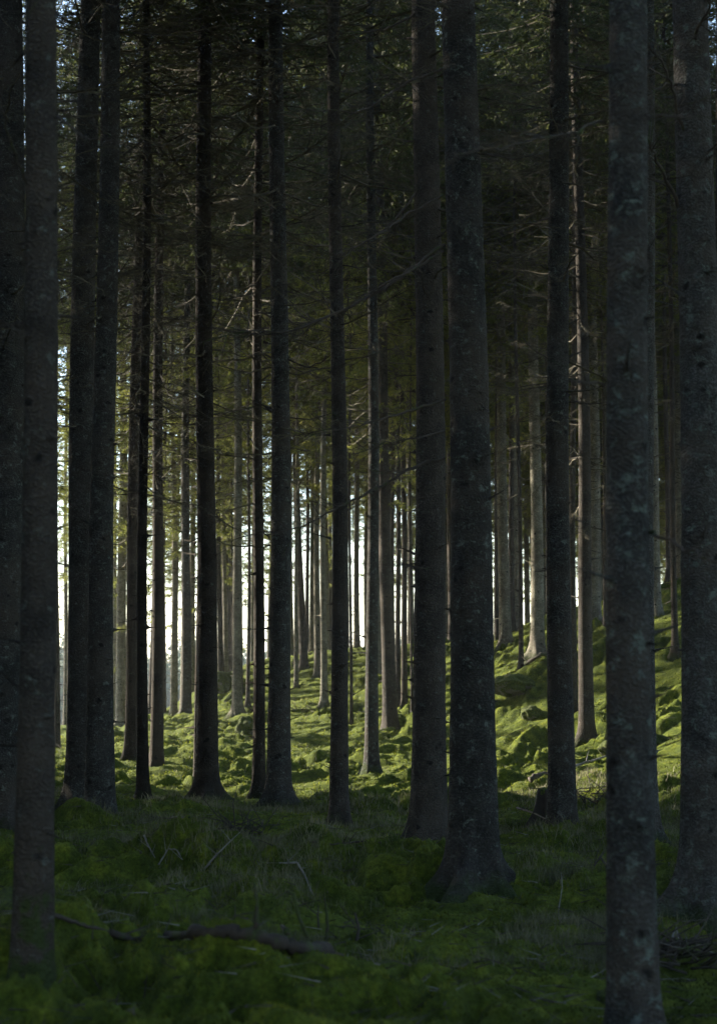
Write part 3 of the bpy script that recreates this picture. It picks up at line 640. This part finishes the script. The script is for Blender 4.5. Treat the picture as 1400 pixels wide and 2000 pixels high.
# ------------------------------------------------------------------ the rest of the stand
FILL_TR = []
for i in range(8):
    kind = 'BPPBPPGP'[i]
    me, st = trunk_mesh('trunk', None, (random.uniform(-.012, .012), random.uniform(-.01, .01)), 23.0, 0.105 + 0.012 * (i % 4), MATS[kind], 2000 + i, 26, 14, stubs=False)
    FILL_TR.append(me)
sx, sy = tosun.x / math.hypot(tosun.x, tosun.y), tosun.y / math.hypot(tosun.x, tosun.y)
def behind_line(x, y, x0=-1.6, y0=19.5):
    """positive on the sunny side of the line that leaves (x0, y0) towards the sun"""
    return (x - x0) * sy + (y - y0) * (-sx)
fill = []
def ok(x, y, dmin):
    for a, c in placed:
        if (a - x) ** 2 + (c - y) ** 2 < dmin * dmin: return False
    return True
cands = []
tries = 0
while tries < 30000 and len(fill) < 370:
    tries += 1
    x = random.uniform(-32, 24); y = random.uniform(-13, 78)
    fx = abs(x) / max(y, .01)
    inframe = y > 0 and fx < 0.275
    side = behind_line(x, y)          # > 0: sunny side
    if y > 0 and math.hypot(x, y) < 3: continue
    if inframe and y < 41: continue
    if y > 0 and fx < 0.30 and y < 16: continue
    if abs(x) < 1.6 and -3 < y <= 0: continue
    low = False; high = False
    if x < -0.26 * max(y, 0) - 0.3:      # left of the frame
        if side > 0.0:
            if x < -22 or y > 46 or random.random() < .25: continue
            high = True  # unseen trees added to shade the upper canopy, sun passes under their crowns
        low = random.random() < (0.8 if side > -16 else .3)
        if y > 0 and x > -0.30 * y - 3.2: low = False
    elif y > 0:
        if y > 66 + 0.6 * x: continue
        if y > 41 and x < -8.5 - 0.0 * y and y > 50: continue
        if y > 44 and x < -5: 
            if random.random() < .55: continue
    if x > 0.34 * max(y, 0) + 2.5 and random.random() < .12: low = True
    if math.hypot(x, y) < 11 or high: low = False
    if y < -1 and math.hypot(x, y) > 8: low = random.random() < .5  # unseen crowns behind the camera lowered to block light from there
    dmin = 2.0 if (inframe or (y > 40 and fx < .4)) else (2.5 if (low and y > 0 and x < 0) else 3.9)
    if not ok(x, y, dmin): continue
    placed.append((x, y)); fill.append((x, y, low, high))
for px_, D_ in ((1006, 53), (1028, 58), (1060, 61), (1078, 55), (1170, 52), (1190, 58), (735, 56), (716, 60), (225, 60), (465, 62)):
    fill.append(((px_ - 700) / F * D_, D_, False, False))
seen = []
for i, (x, y, low, high) in enumerate(fill):
    z = gz(x, y)
    root = link('spruce_tree', None); root.location = (x, y, z + 0.02); root.rotation_euler = (0, 0, random.uniform(0, 6.28))
    tr = link('trunk', FILL_TR[random.randrange(8)], root)
    s = random.uniform(.85, 1.15); tr.scale = (s, s, random.uniform(.92, 1.08))
    if low:
        c = link('crown', LOWCROWN[i % 3], root); c.location = (0, 0, random.uniform(1.0, 3.0))
    else:
        cb = random.uniform(9.2, 10.8)
        vis_ = y > 0 and abs(x) < .32 * y + 1.5
        lit_ = behind_line(x, y) > -2
        if not vis_: cb = random.uniform(7.0, 8.5)
        if math.hypot(x, y) < 12: cb = 11.2
        if high: cb = 13.0
        if vis_ and y > 38 and x < 1: cb = 12.8
        c = link('crown', CROWNS[i % 5] if vis_ else WIDE[i % 2], root); c.location = (0, 0, cb)
        bb = link('bare_branches', BARE_F[0] if high else (BARE_NS[i % 3] if (y > 32 and x < -2) else (BARE_N if y > 32 else BARE)[i % 5]), root); bb.location = (0, 0, min(cb - 11.2, .5) - (2.0 if (y > 44 and x < -2) else 0))
        bb.rotation_euler = (0, 0, random.uniform(0, 6.28))
    c.rotation_euler = (0, 0, random.uniform(0, 6.28)); s = random.uniform(.88, 1.1); c.scale = (s, s, s * random.uniform(.95, 1.05))
    px, py = proj(x, max(y, .1), z + 3)
    if y > 5 and -30 < px < 1430: seen.append((px, y, root))
    else: tag(root, 'spruce tree of the surrounding forest outside the picture', 'spruce tree', GROUP)
ORD = ['first', 'second', 'third', 'fourth', 'fifth', 'sixth', 'seventh', 'eighth', 'ninth', 'tenth', 'eleventh', 'twelfth', 'thirteenth', 'fourteenth', 'fifteenth', 'sixteenth', 'seventeenth', 'eighteenth', 'nineteenth', 'twentieth', 'twenty-first', 'twenty-second', 'twenty-third', 'twenty-fourth']
LM = [(-50, 'the left edge'), (78, 'the blurred left trunk'), (180, 'the twin trunks'), (295, 'the slim trio'), (402, 'the brown flared trunk'), (530, 'the close pair'), (657, 'the centre brown trunk'), (726, 'the mound spruce'), (835, 'the broad brown trunk'), (915, 'the biggest trunk'), (1095, 'the dark straight trunk'), (1225, 'the blurred lichened trunk'), (1360, 'the rough right-edge trunk'), (1500, 'the right edge')]
gaps = {}
for px, y, root in sorted(seen, key=lambda a: a[0]):
    k = max(i for i in range(len(LM) - 1) if LM[i][0] <= px)
    gaps.setdefault(k, []).append((px, y, root))
for k, lst in gaps.items():
    for j, (px, y, root) in enumerate(lst):
        o_ = ORD[j] if j < len(ORD) else 'last'
        tag(root, f"distant spruce beyond the crest, {o_} rightward from {LM[k][1]}", 'spruce tree', GROUP)

# ------------------------------------------------------------------ opposite shore: far wood
def far_wood():
    g = np.random.default_rng(5); b = MB(); A1 = []; B1 = []; C1 = []
    for k in range(3600):
        a = g.uniform(-0.75, 0.75); r = g.uniform(172, 260) if k > 500 else g.uniform(170, 182); x = r * math.sin(a); y = r * math.cos(a)
        h = g.uniform(7, 13); z = gz(x, y); w_ = h * .2
        n_ = 26; t = g.random(n_) ** .8; zz = z + h * t; az = g.uniform(0, 6.28, n_); R_ = w_ * (1 - t) + .15
        c = np.stack([np.full(n_, x), np.full(n_, y), zz + R_ * .6], 1)
        e = np.stack([x + np.cos(az) * R_, y + np.sin(az) * R_, zz - R_ * .3], 1); e2 = np.stack([x + np.cos(az + .9) * R_, y + np.sin(az + .9) * R_, zz - R_ * .25], 1)
        A1.append(c); B1.append(e); C1.append(e2)
    b.tris(np.vstack(A1), np.vstack(B1), np.vstack(C1))
    o = link('far_wood', b.mesh('far_wood', M_FAR, False)); tag(o, 'hazy blue-green wood on the far shore of the lake', 'wood', kind='stuff')
far_wood()

# ------------------------------------------------------------------ moss sprigs and grass
def scatter(n, xr, ys, g):
    """points spread evenly in the picture: y drawn log-uniform, x inside the wedge"""
    y = np.exp(g.uniform(math.log(ys[0]), math.log(ys[1]), n)); x = y * g.uniform(xr[0], xr[1], n)
    return x, y
def moss_sprigs():
    g = np.random.default_rng(9)
    x, y = scatter(360000, (-.30, .30), (4.2, 46), g)
    kp = gnoise(x * 1.1, y * 1.1, 51) + .5 * gnoise(x * 4, y * 4, 52) > g.uniform(-.70, .38, len(x)); x = x[kp]; y = y[kp]; z = surf(x, y)
    s = 0.55 + y * 0.045
    h = g.uniform(.010, .030, len(x)) * s; wd = g.uniform(.003, .007, len(x)) * s
    a = g.uniform(0, 6.28, len(x)); lean = g.normal(size=(len(x), 2)) * .6
    p = np.stack([x, y, z - .004], 1); wv = np.stack([np.cos(a), np.sin(a), 0 * a], 1) * wd[:, None]
    tip = p + np.stack([lean[:, 0] * h, lean[:, 1] * h, h], 1)
    b = MB(); b.tris(p - wv, p + wv, tip)
    tag(link('moss', b.mesh('moss', M_MOSSB, False)), 'fine moss shoots covering the ground', 'moss', kind='stuff')
moss_sprigs()
def grass():
    g = np.random.default_rng(12); n = 170000
    x, y = scatter(n, (-.29, .29), (8.5, 21), g)
    m = gnoise(x * .55, y * .55, 31) + .35 * gnoise(x * 2.2, y * 2.2, 32) + 0.15 * smooth(10, 13, y) * smooth(21, 16, y)
    keep = m > g.uniform(0.0, .45, n); x = x[keep]; y = y[keep]; n = len(x); z = surf(x, y)
    h = g.uniform(.03, .13, n) * (0.7 + .5 * g.random(n)); wd = g.uniform(.0018, .0040, n) * y / 12
    a = g.uniform(0, 6.28, n); l = g.normal(size=(n, 2)) * .45
    p = np.stack([x, y, z - .01], 1); wv = np.stack([np.cos(a), np.sin(a), 0 * a], 1) * wd[:, None]
    mid = p + np.stack([l[:, 0] * h * .35, l[:, 1] * h * .35, h * .6], 1); tip = p + np.stack([l[:, 0] * h, l[:, 1] * h, h * .95], 1)
    b = MB(); v = np.stack([p - wv, p + wv, mid + wv * .7, mid - wv * .7, tip], 1); i = (np.arange(n) * 5)[:, None]
    b.add(v, i + [3, 2, 4], i + [0, 1, 2, 3])
    tag(link('grass', b.mesh('grass', M_GRASS, False)), 'thin dull grass growing in the shaded hollow', 'grass', kind='stuff')
grass()

# haze: see end of script

# ------------------------------------------------------------------ single long branches that show in the photograph
def branch(key, pts, r, D1=None, twigs=10, seed=0):
    root, x0, D, zf, sl, r0, H = TREES[key]
    g = np.random.default_rng(seed + 77); n = len(pts); D1 = D - .7 if D1 is None else D1
    P_ = np.array([unproj(px, py, D + (D1 - D) * i / (n - 1)) for i, (px, py) in enumerate(pts)]) - np.array((x0, D, zf))
    t = np.linspace(0, 1, n); tt = np.linspace(0, 1, 4 * n)
    Q = np.stack([np.interp(tt, t, P_[:, c]) for c in range(3)], 1)
    k = np.array((.25, .5, .25)); Q[1:-1] = np.stack([np.convolve(Q[:, c], k, 'valid') for c in range(3)], 1)
    Q[1:-1] += g.normal(size=(len(Q) - 2, 3)) * .006
    r = r * 1.25; twigs = int(twigs * 1.6)
    b = MB(); b.tube(Q, r * (1 - .75 * tt), 5, True)
    ts = g.uniform(.2, 1, twigs); pp = np.stack([np.interp(ts, tt, Q[:, c]) for c in range(3)], 1)
    ax = (P_[-1] - P_[0]) / np.linalg.norm(P_[-1] - P_[0])
    dd = ax * .7 + g.normal(size=(twigs, 3)) * .55; dd /= np.linalg.norm(dd, axis=1)[:, None]; L = g.uniform(.12, .55, twigs)[:, None]
    b.spikes(pp, pp + dd * L, r * .35)
    for _ in range(3):
        f = g.uniform(.2, .9, twigs)[:, None]; a = pp + dd * L * f; d2_ = dd + g.normal(size=(twigs, 3)) * .6
        b.spikes(a, a + d2_ * L * .3, r * .2)
    link('branch', b.mesh('branch', M_DARKSTICK), root)
HB = [('biggest', [(868, 478), (790, 535), (720, 580), (640, 620), (560, 650), (500, 645), (440, 655)], .013, 22),
      ('biggest', [(870, 780), (800, 805), (740, 820), (690, 836), (600, 850)], .010, 14),
      ('biggest', [(868, 843), (800, 858), (745, 866), (690, 890)], .008, 10),
      ('biggest', [(868, 895), (800, 915), (750, 945), (690, 978), (640, 1002), (585, 1030), (520, 1045)], .012, 20),
      ('biggest', [(862, 135), (800, 158), (745, 195), (700, 220), (640, 214), (560, 218)], .011, 18),
      ('big brown', [(850, 3), (790, 40), (745, 60), (690, 66), (620, 56)], .014, 14),
      ('big brown', [(835, 345), (800, 395), (760, 440), (700, 482), (640, 500)], .012, 14),
      ('biggest', [(866, 380), (800, 415), (750, 450), (700, 478), (650, 520)], .010, 12),
      ('biggest', [(866, 490), (800, 530), (740, 560), (690, 590)], .008, 10),
      ('big brown', [(870, 1100), (830, 1110), (790, 1105), (745, 1112)], .006, 6),
      ('biggest', [(940, 300), (1000, 310), (1060, 300)], .008, 8),
      ('close thin', [(494, 795), (425, 810), (370, 815), (310, 820)], .012, 12),
      ('close thick', [(526, 640), (470, 650), (420, 640), (360, 610)], .010, 12),
      ('close thick', [(558, 700), (600, 720), (640, 700), (680, 660)], .009, 10),
      ('pair right', [(228, 60), (290, 68), (370, 72)], .010, 10),
      ('pair right', [(226, 270), (190, 250), (120, 215)], .010, 8),
      ('pair right', [(224, 160), (270, 120), (330, 70), (370, 20)], .010, 12),
      ('right dark', [(1075, 205), (1090, 195), (1120, 170), (1150, 120)], .008, 8),
      ('right dark', [(1070, 212), (1000, 215), (960, 205), (945, 195)], .009, 12),
      ('right dark', [(1072, 235), (1010, 240), (975, 165)], .007, 8),
      ('right dark', [(1076, 528), (1040, 512), (1000, 500), (955, 500)], .009, 12),
      ('right dark', [(1075, 703), (1035, 680), (1005, 640)], .008, 8),
      ('right dark', [(1112, 785), (1150, 790), (1190, 785)], .008, 8),
      ('right edge', [(1330, 415), (1300, 350), (1270, 290), (1255, 240)], .014, 10),
      ('right edge', [(1345, 300), (1325, 230), (1312, 165), (1290, 120), (1245, 60)], .012, 12),
      ('right edge', [(1330, 170), (1300, 160), (1262, 190), (1250, 200)], .010, 8),
      ('right edge', [(1375, 300), (1400, 280), (1430, 255)], .012, 4),
      ('right edge', [(1350, 110), (1360, 60), (1382, 20), (1385, -30)], .014, 6),
      ('blurred right', [(1180, 238), (1120, 255), (1040, 275), (950, 295), (870, 300)], .007, 16),
      ('blurred right', [(1250, 224), (1300, 226), (1360, 228)], .006, 5),
      ('blurred right', [(1180, 750), (1120, 745), (1060, 700)], .005, 6),
      ('blurred right', [(1262, 1040), (1310, 1060), (1380, 1095), (1430, 1100)], .007, 5),
      ('blurred left', [(112, 225), (122, 232), (150, 262), (190, 275), (240, 280)], .005, 6),
      ('blurred left', [(60, 380), (30, 300), (5, 220), (-30, 190)], .006, 6),
      ('edge left', [(40, 270), (60, 245), (90, 200)], .008, 5)]
for i, (k, p_, r, tw) in enumerate(HB): branch(k, p_, r, None, tw, i)

# ------------------------------------------------------------------ things lying on the forest floor
def on_ground(pts, lift=0.01):
    out_ = []
    for q in pts:
        x, y, z = pix_ground(q[0], q[1]); out_.append((x, y, z + lift + (q[2] if len(q) > 2 else 0)))
    return np.array(out_)
def put(name, me, label, cat, loc, group=None):
    o = link(name, me); o.location = loc; return tag(o, label, cat, group)
def wobble_tube(b, Q, r0, r1, n, g, sub=5, jit=.15):
    t = np.linspace(0, 1, len(Q)); tt = np.linspace(0, 1, sub * (len(Q) - 1) + 1)
    S = np.stack([np.interp(tt, t, Q[:, c]) for c in range(3)], 1); rr = (r0 + (r1 - r0) * tt) * (1 + jit * g.normal(size=len(tt)))
    S[1:-1] += g.normal(size=(len(S) - 2, 3)) * r0 * .18
    b.tube(S, np.maximum(rr, .001), n, True); return S
def stick(pts, r, mat, label, name='fallen_branch', cat='fallen branch', lift=.01, twigs=4, seed=0, group='broken branches on the forest floor'):
    g = np.random.default_rng(seed + 500); Q = on_ground(pts, lift); o = Q.mean(0); Q = Q - o; b = MB()
    S = wobble_tube(b, Q, r, r * .45, 7, g)
    if twigs:
        ts = g.integers(1, len(S), twigs); d = g.normal(size=(twigs, 3)); d[:, 2] = np.abs(d[:, 2]) * .7; d /= np.linalg.norm(d, axis=1)[:, None]
        b.spikes(S[ts], S[ts] + d * g.uniform(.06, .25, twigs)[:, None], r * .5)
    put(name, b.mesh(name, mat), label, cat, tuple(o), group)
# the long rotting log with its snapped upright limbs
g = np.random.default_rng(3)
Q = on_ground([(330, 1832), (390, 1826), (450, 1838), (520, 1842), (590, 1858), (640, 1862)], .035); o = Q.mean(0)
lg = link('fallen_log', None); lg.location = tuple(o); tag(lg, 'dark rotting log lying in the foreground moss with snapped upright limbs', 'fallen log')
b = MB(); wobble_tube(b, Q - o - np.array((0, 0, .03)), .022, .038, 14, g, 10, .22); link('log_body', b.mesh('log_body', M_LOG), lg)
for pts, r in ([(500, 1840, 0), (502, 1840, .10), (496, 1840, .21)], .013), ([(636, 1858, 0), (640, 1858, .08), (634, 1858, .24)], .012), ([(600, 1856, 0), (585, 1856, .09), (572, 1856, .2), (560, 1856, .22)], .010), ([(560, 1850, 0), (548, 1850, .05)], .015):
    b = MB(); wobble_tube(b, on_ground(pts, .06) - o, r, r * .5, 7, g); link('limb', b.mesh('limb', M_LOG), lg)
stick([(697, 1838, -.02), (700, 1838, .07), (692, 1838, .15)], .012, M_DARKSTICK, 'short dark broken stick poking straight up right of the rotting log', twigs=2, seed=1)
stick([(622, 1812, -.02), (621, 1812, .06), (622, 1812, .12)], .008, M_DARKSTICK, 'thin dark stick poking up behind the right end of the rotting log', twigs=1, seed=2)
stick([(545, 1692), (580, 1692), (596, 1722), (611, 1752)], .010, M_STICK, 'bent bleached stick lying on the moss below the centre brown trunk', twigs=3, seed=3)
stick([(281, 1646, .05), (290, 1664, .03), (303, 1684)], .009, M_STICK, 'short bleached stick leaning on the bank right of the twin trunks', twigs=2, seed=4)
stick([(310, 1692, 0), (328, 1680, .04), (345, 1674, .05), (357, 1694)], .008, M_STICK, 'crooked pale twig just below the short leaning bleached stick', twigs=3, seed=5)
stick([(100, 1800), (140, 1806), (180, 1820), (215, 1832)], .014, M_DARKSTICK, 'long dull branch on the moss right of the blurred left trunk', seed=6)
stick([(215, 1838), (270, 1846), (330, 1836)], .018, M_LOG, 'dark decayed branch piece pointing at the left end of the rotting log', seed=7)
stick([(1035, 1532, .04), (1055, 1524, .05), (1078, 1514, .06)], .04, M_DARKSTICK, 'dull broken trunk piece on the slope left of the dark straight trunk', twigs=0, seed=8)
stick([(1118, 1507, .05), (1150, 1497, .05), (1188, 1484, .05)], .022, M_STICK, 'long pale branch on the slope between the dark straight and lichened trunks', twigs=2, seed=9)
stick([(1010, 1585, .03), (1040, 1600, .05), (1078, 1622, .04)], .014, M_DARKSTICK, 'dark branch leaning by the foot of the dark straight trunk', twigs=6, seed=10)
stick([(1025, 1302, .05), (1050, 1290, .06), (1085, 1276, .05)], .05, M_DARKSTICK, 'dark fallen stem at the splayed roots of the sunlit slope spruce', twigs=2, seed=11)
stick([(905, 1745, .02), (925, 1737, .06), (942, 1742, .05)], .022, M_LOG, 'chunk of brown rotten wood in front of the biggest trunk', twigs=0, seed=12)
stick([(1185, 1700), (1172, 1690, .06), (1160, 1700, .02)], .012, M_DARKSTICK, 'small curved branch on the ground left of the lichened blurred trunk', seed=13)
stick([(610, 1650), (650, 1655), (700, 1648), (745, 1652)], .012, M_DARKSTICK, 'slim dark branch lying across the hollow right of the centre brown trunk', seed=14)
stick([(370, 1610), (330, 1600), (290, 1598)], .012, M_DARKSTICK, 'slim branch half sunk in moss below the slim trio', seed=15)
stick([(1305, 1855), (1320, 1835, .06), (1330, 1868, .02)], .007, M_STICK, 'thin pale twig standing at the foot of the rough right-edge trunk', twigs=2, seed=16)
stick([(400, 1700), (430, 1680, .05), (455, 1665, .07)], .009, M_STICK, 'thin grey twig leaning below the dark brush heap', twigs=5, seed=17)
stick([(1090, 1785), (1098, 1765, .1), (1096, 1750, .16)], .004, M_STICK, 'single pale stalk standing in the grass below the dark straight trunk', twigs=0, seed=18)
# brush heaps: many thin sticks thrown together, each heap moves as one
def heap(px, py, R_, H_, n, mat, label, seed):
    g = np.random.default_rng(seed); x, y, z = pix_ground(px, py); b = MB()
    a = g.uniform(0, 6.28, n); rr = R_ * np.sqrt(g.random(n)); p = np.stack([np.cos(a) * rr, np.sin(a) * rr, g.uniform(-.03, H_ * .5, n)], 1)
    d = g.normal(size=(n, 3)); d[:, 2] = np.abs(d[:, 2]) * .5; d /= np.linalg.norm(d, axis=1)[:, None]
    for i in range(n): 
        L = g.uniform(.15, .5); wobble_tube(b, np.array([p[i], p[i] + d[i] * L * .5 + g.normal(size=3) * .03, p[i] + d[i] * L]), .008, .003, 4, g, 2, .05)
    put('brush_heap', b.mesh('brush_heap', mat), label, 'brush', (x, y, z), 'heaps of dead brush')
heap(475, 1632, .30, .16, 70, M_DARKSTICK, 'dark tangled brush heap in the hollow left of the centre brown trunk', 41)
heap(1150, 1572, .45, .35, 60, M_DARKSTICK, 'loose brush heap between the dark straight and the blurred lichened trunks', 42)
heap(590, 1390, .5, .15, 50, M_DARKSTICK, 'far sunlit brush heap on the slope right of the close pair', 43)
heap(1310, 1880, .22, .18, 60, M_DARKSTICK, 'twiggy brush at the foot of the rough right-edge trunk', 44)
# boulders
def boulder(px, py, rx, ry, rz, label, seed, sink=.35, D=None):
    import bmesh
    x, y, z = pix_ground(px, py)
    if D: x, y = (px - 700) / F * D, D; z = sz(x, y)
    bm = bmesh.new(); bmesh.ops.create_icosphere(bm, subdivisions=6, radius=1.0)
    v = np.array([q.co[:] for q in bm.verts])
    n = 0.20 * gnoise(v[:, 0] * 1.3 + seed, v[:, 1] * 1.3 + v[:, 2] * 1.7, seed) + .10 * gnoise(v[:, 0] * 3 + v[:, 2], v[:, 1] * 3 + seed, seed + 1) + .05 * np.abs(gnoise(v[:, 0] * 7 + v[:, 2] * 3, v[:, 1] * 7 - v[:, 2] * 2, seed + 2)) + .012 * gnoise(v[:, 0] * 26 + v[:, 2] * 9, v[:, 1] * 26, seed + 3)
    n = n + .02 * np.abs(gnoise(v[:, 0] * 14 + v[:, 2] * 6, v[:, 1] * 14 - v[:, 2] * 5, seed + 7))
    v = v * (1 + n)[:, None] * np.array((rx, ry, rz))
    for q, c in zip(bm.verts, v): q.co = c
    for f in bm.faces: f.smooth = True
    me = bpy.data.meshes.new('mossy_boulder'); bm.to_mesh(me); bm.free(); me.materials.append(M_ROCK)
    put('mossy_boulder', me, label, 'boulder', (x, y, z + rz * (1 - sink) - rz * .3), 'moss-covered boulders')
boulder(78, 1800, .42, .35, .32, 'big rounded moss-covered boulder behind the blurred left trunk', 51, D=9.3)
boulder(-5, 1850, .20, .2, .16, 'low mossy boulder at the left edge beside the blurred left trunk', 52, D=8.6)
boulder(482, 1432, .24, .22, .30, 'upright moss-covered boulder left of the close pair', 53)
boulder(438, 1345, .5, .4, .38, 'rocky mossy outcrop on the crest beside the leaning far spruce', 54)
boulder(1037, 1400, .20, .18, .15, 'boulder with a bare grey face on the mossy slope left of the dark straight trunk', 55)
boulder(1000, 1350, .45, .35, .22, 'broad mossy boulder on the slope nearest the biggest trunk', 56)
boulder(1240, 1470, .5, .35, .26, 'long mossy boulder on the slope behind the blurred lichened trunk', 59)
boulder(1205, 1955, .1, .1, .05, 'small dark stone in the foreground moss left of the blurred lichened trunk', 60)
# stump
x, y, z = pix_ground(1064, 1603)
stp = link('mossy_stump', None); stp.location = (x, y, z); tag(stp, 'short mossy tree stump just left of the dark straight trunk', 'stump')
me, _ = trunk_mesh('stump_body', None, (0.02, 0), 2.6, .085, M_LOG, 71, 30, 20, flare=.6, stubs=False)
v = np.empty(len(me.vertices) * 3, np.float32); me.vertices.foreach_get('co', v); v = v.reshape(-1, 3); v[:, 2] = np.minimum(v[:, 2], .30 + .05 * gnoise(v[:, 0] * 14, v[:, 1] * 14, 5)); cut = v[:, 2] > .24; 
v[v[:, 2] > .29] *= (.9, .9, 1); me.vertices.foreach_set('co', v.ravel()); me.update(); link('stump_body', me, stp)
cap = MB(); th = np.arange(16) * 2 * np.pi / 16; rt = [0, .03, .06, .082, .09, .088]; zt = [.33, .33, .32, .305, .28, .24]
vv = np.stack([np.array(rt)[:, None] * np.cos(th), np.array(rt)[:, None] * np.sin(th), np.array(zt)[:, None] + 0 * th[None, :]], -1).reshape(-1, 3)
vv[:, 2] += .02 * gnoise(vv[:, 0] * 20, vv[:, 1] * 20, 6); i = np.arange(5)[:, None] * 16; j = np.arange(16)[None, :]; k = (j + 1) % 16
cap.add(vv, None, np.stack([i + j, i + 16 + j, i + 16 + k, i + k], -1).reshape(-1, 4)); link('moss_cap', cap.mesh('moss_cap', M_ROCK), stp)

# ------------------------------------------------------------------ the air between the trees
def haze():
    m = bpy.data.materials.new("haze"); m.use_nodes = True; n = m.node_tree; n.nodes.clear()
    o = n.nodes.new('ShaderNodeOutputMaterial'); v = n.nodes.new('ShaderNodeVolumePrincipled')
    v.inputs['Color'].default_value = (0.85, 0.92, 1.0, 1); v.inputs['Density'].default_value = 0.00045; v.inputs['Anisotropy'].default_value = 0.3
    n.links.new(v.outputs[0], o.inputs['Volume'])
    b = MB(); x0, x1, y0, y1, z0, z1 = -2700, 2700, -60, 2000, -9, 45
    c = [(x, y, z) for z in (z0, z1) for y in (y0, y1) for x in (x0, x1)]
    b.add(c, None, [[0, 2, 3, 1], [4, 5, 7, 6], [0, 1, 5, 4], [2, 6, 7, 3], [0, 4, 6, 2], [1, 3, 7, 5]])
    tag(link('haze', b.mesh('haze', m, False)), 'thin pale air filling the forest', 'haze', kind='stuff')
haze()

def litter():
    g = np.random.default_rng(21); n = 5200; x, y = scatter(n, (-.29, .29), (5, 34), g); z = surf(x, y)
    a = g.uniform(0, 6.28, n); L = g.uniform(.04, .22, n) * (0.6 + y / 22); p = np.stack([x, y, z + .006], 1)
    q = p + np.stack([np.cos(a) * L, np.sin(a) * L, g.uniform(-.1, .35, n) * L], 1); q[:, 2] = np.maximum(q[:, 2], surf(q[:, 0], q[:, 1]) + .004)
    b = MB(); b.spikes(p, q, g.uniform(.0025, .006, n))
    tag(link('twig_litter', b.mesh('twig_litter', M_DARKSTICK, False)), 'fallen twigs and needle litter strewn over the moss', 'litter', kind='stuff')
    m = 900; x, y = scatter(m, (-.29, .29), (7, 20), g); z = surf(x, y); a = g.uniform(0, 6.28, m); L = g.uniform(.06, .25, m)
    p = np.stack([x, y, z + .008], 1); q = p + np.stack([np.cos(a) * L, np.sin(a) * L, g.uniform(0, .3, m) * L], 1)
    b = MB(); b.spikes(p, q, g.uniform(.002, .0045, m)); tag(link('pale_litter', b.mesh('pale_litter', M_STICK, False)), 'thin bleached twigs scattered in the grass', 'litter', kind='stuff')
litter()
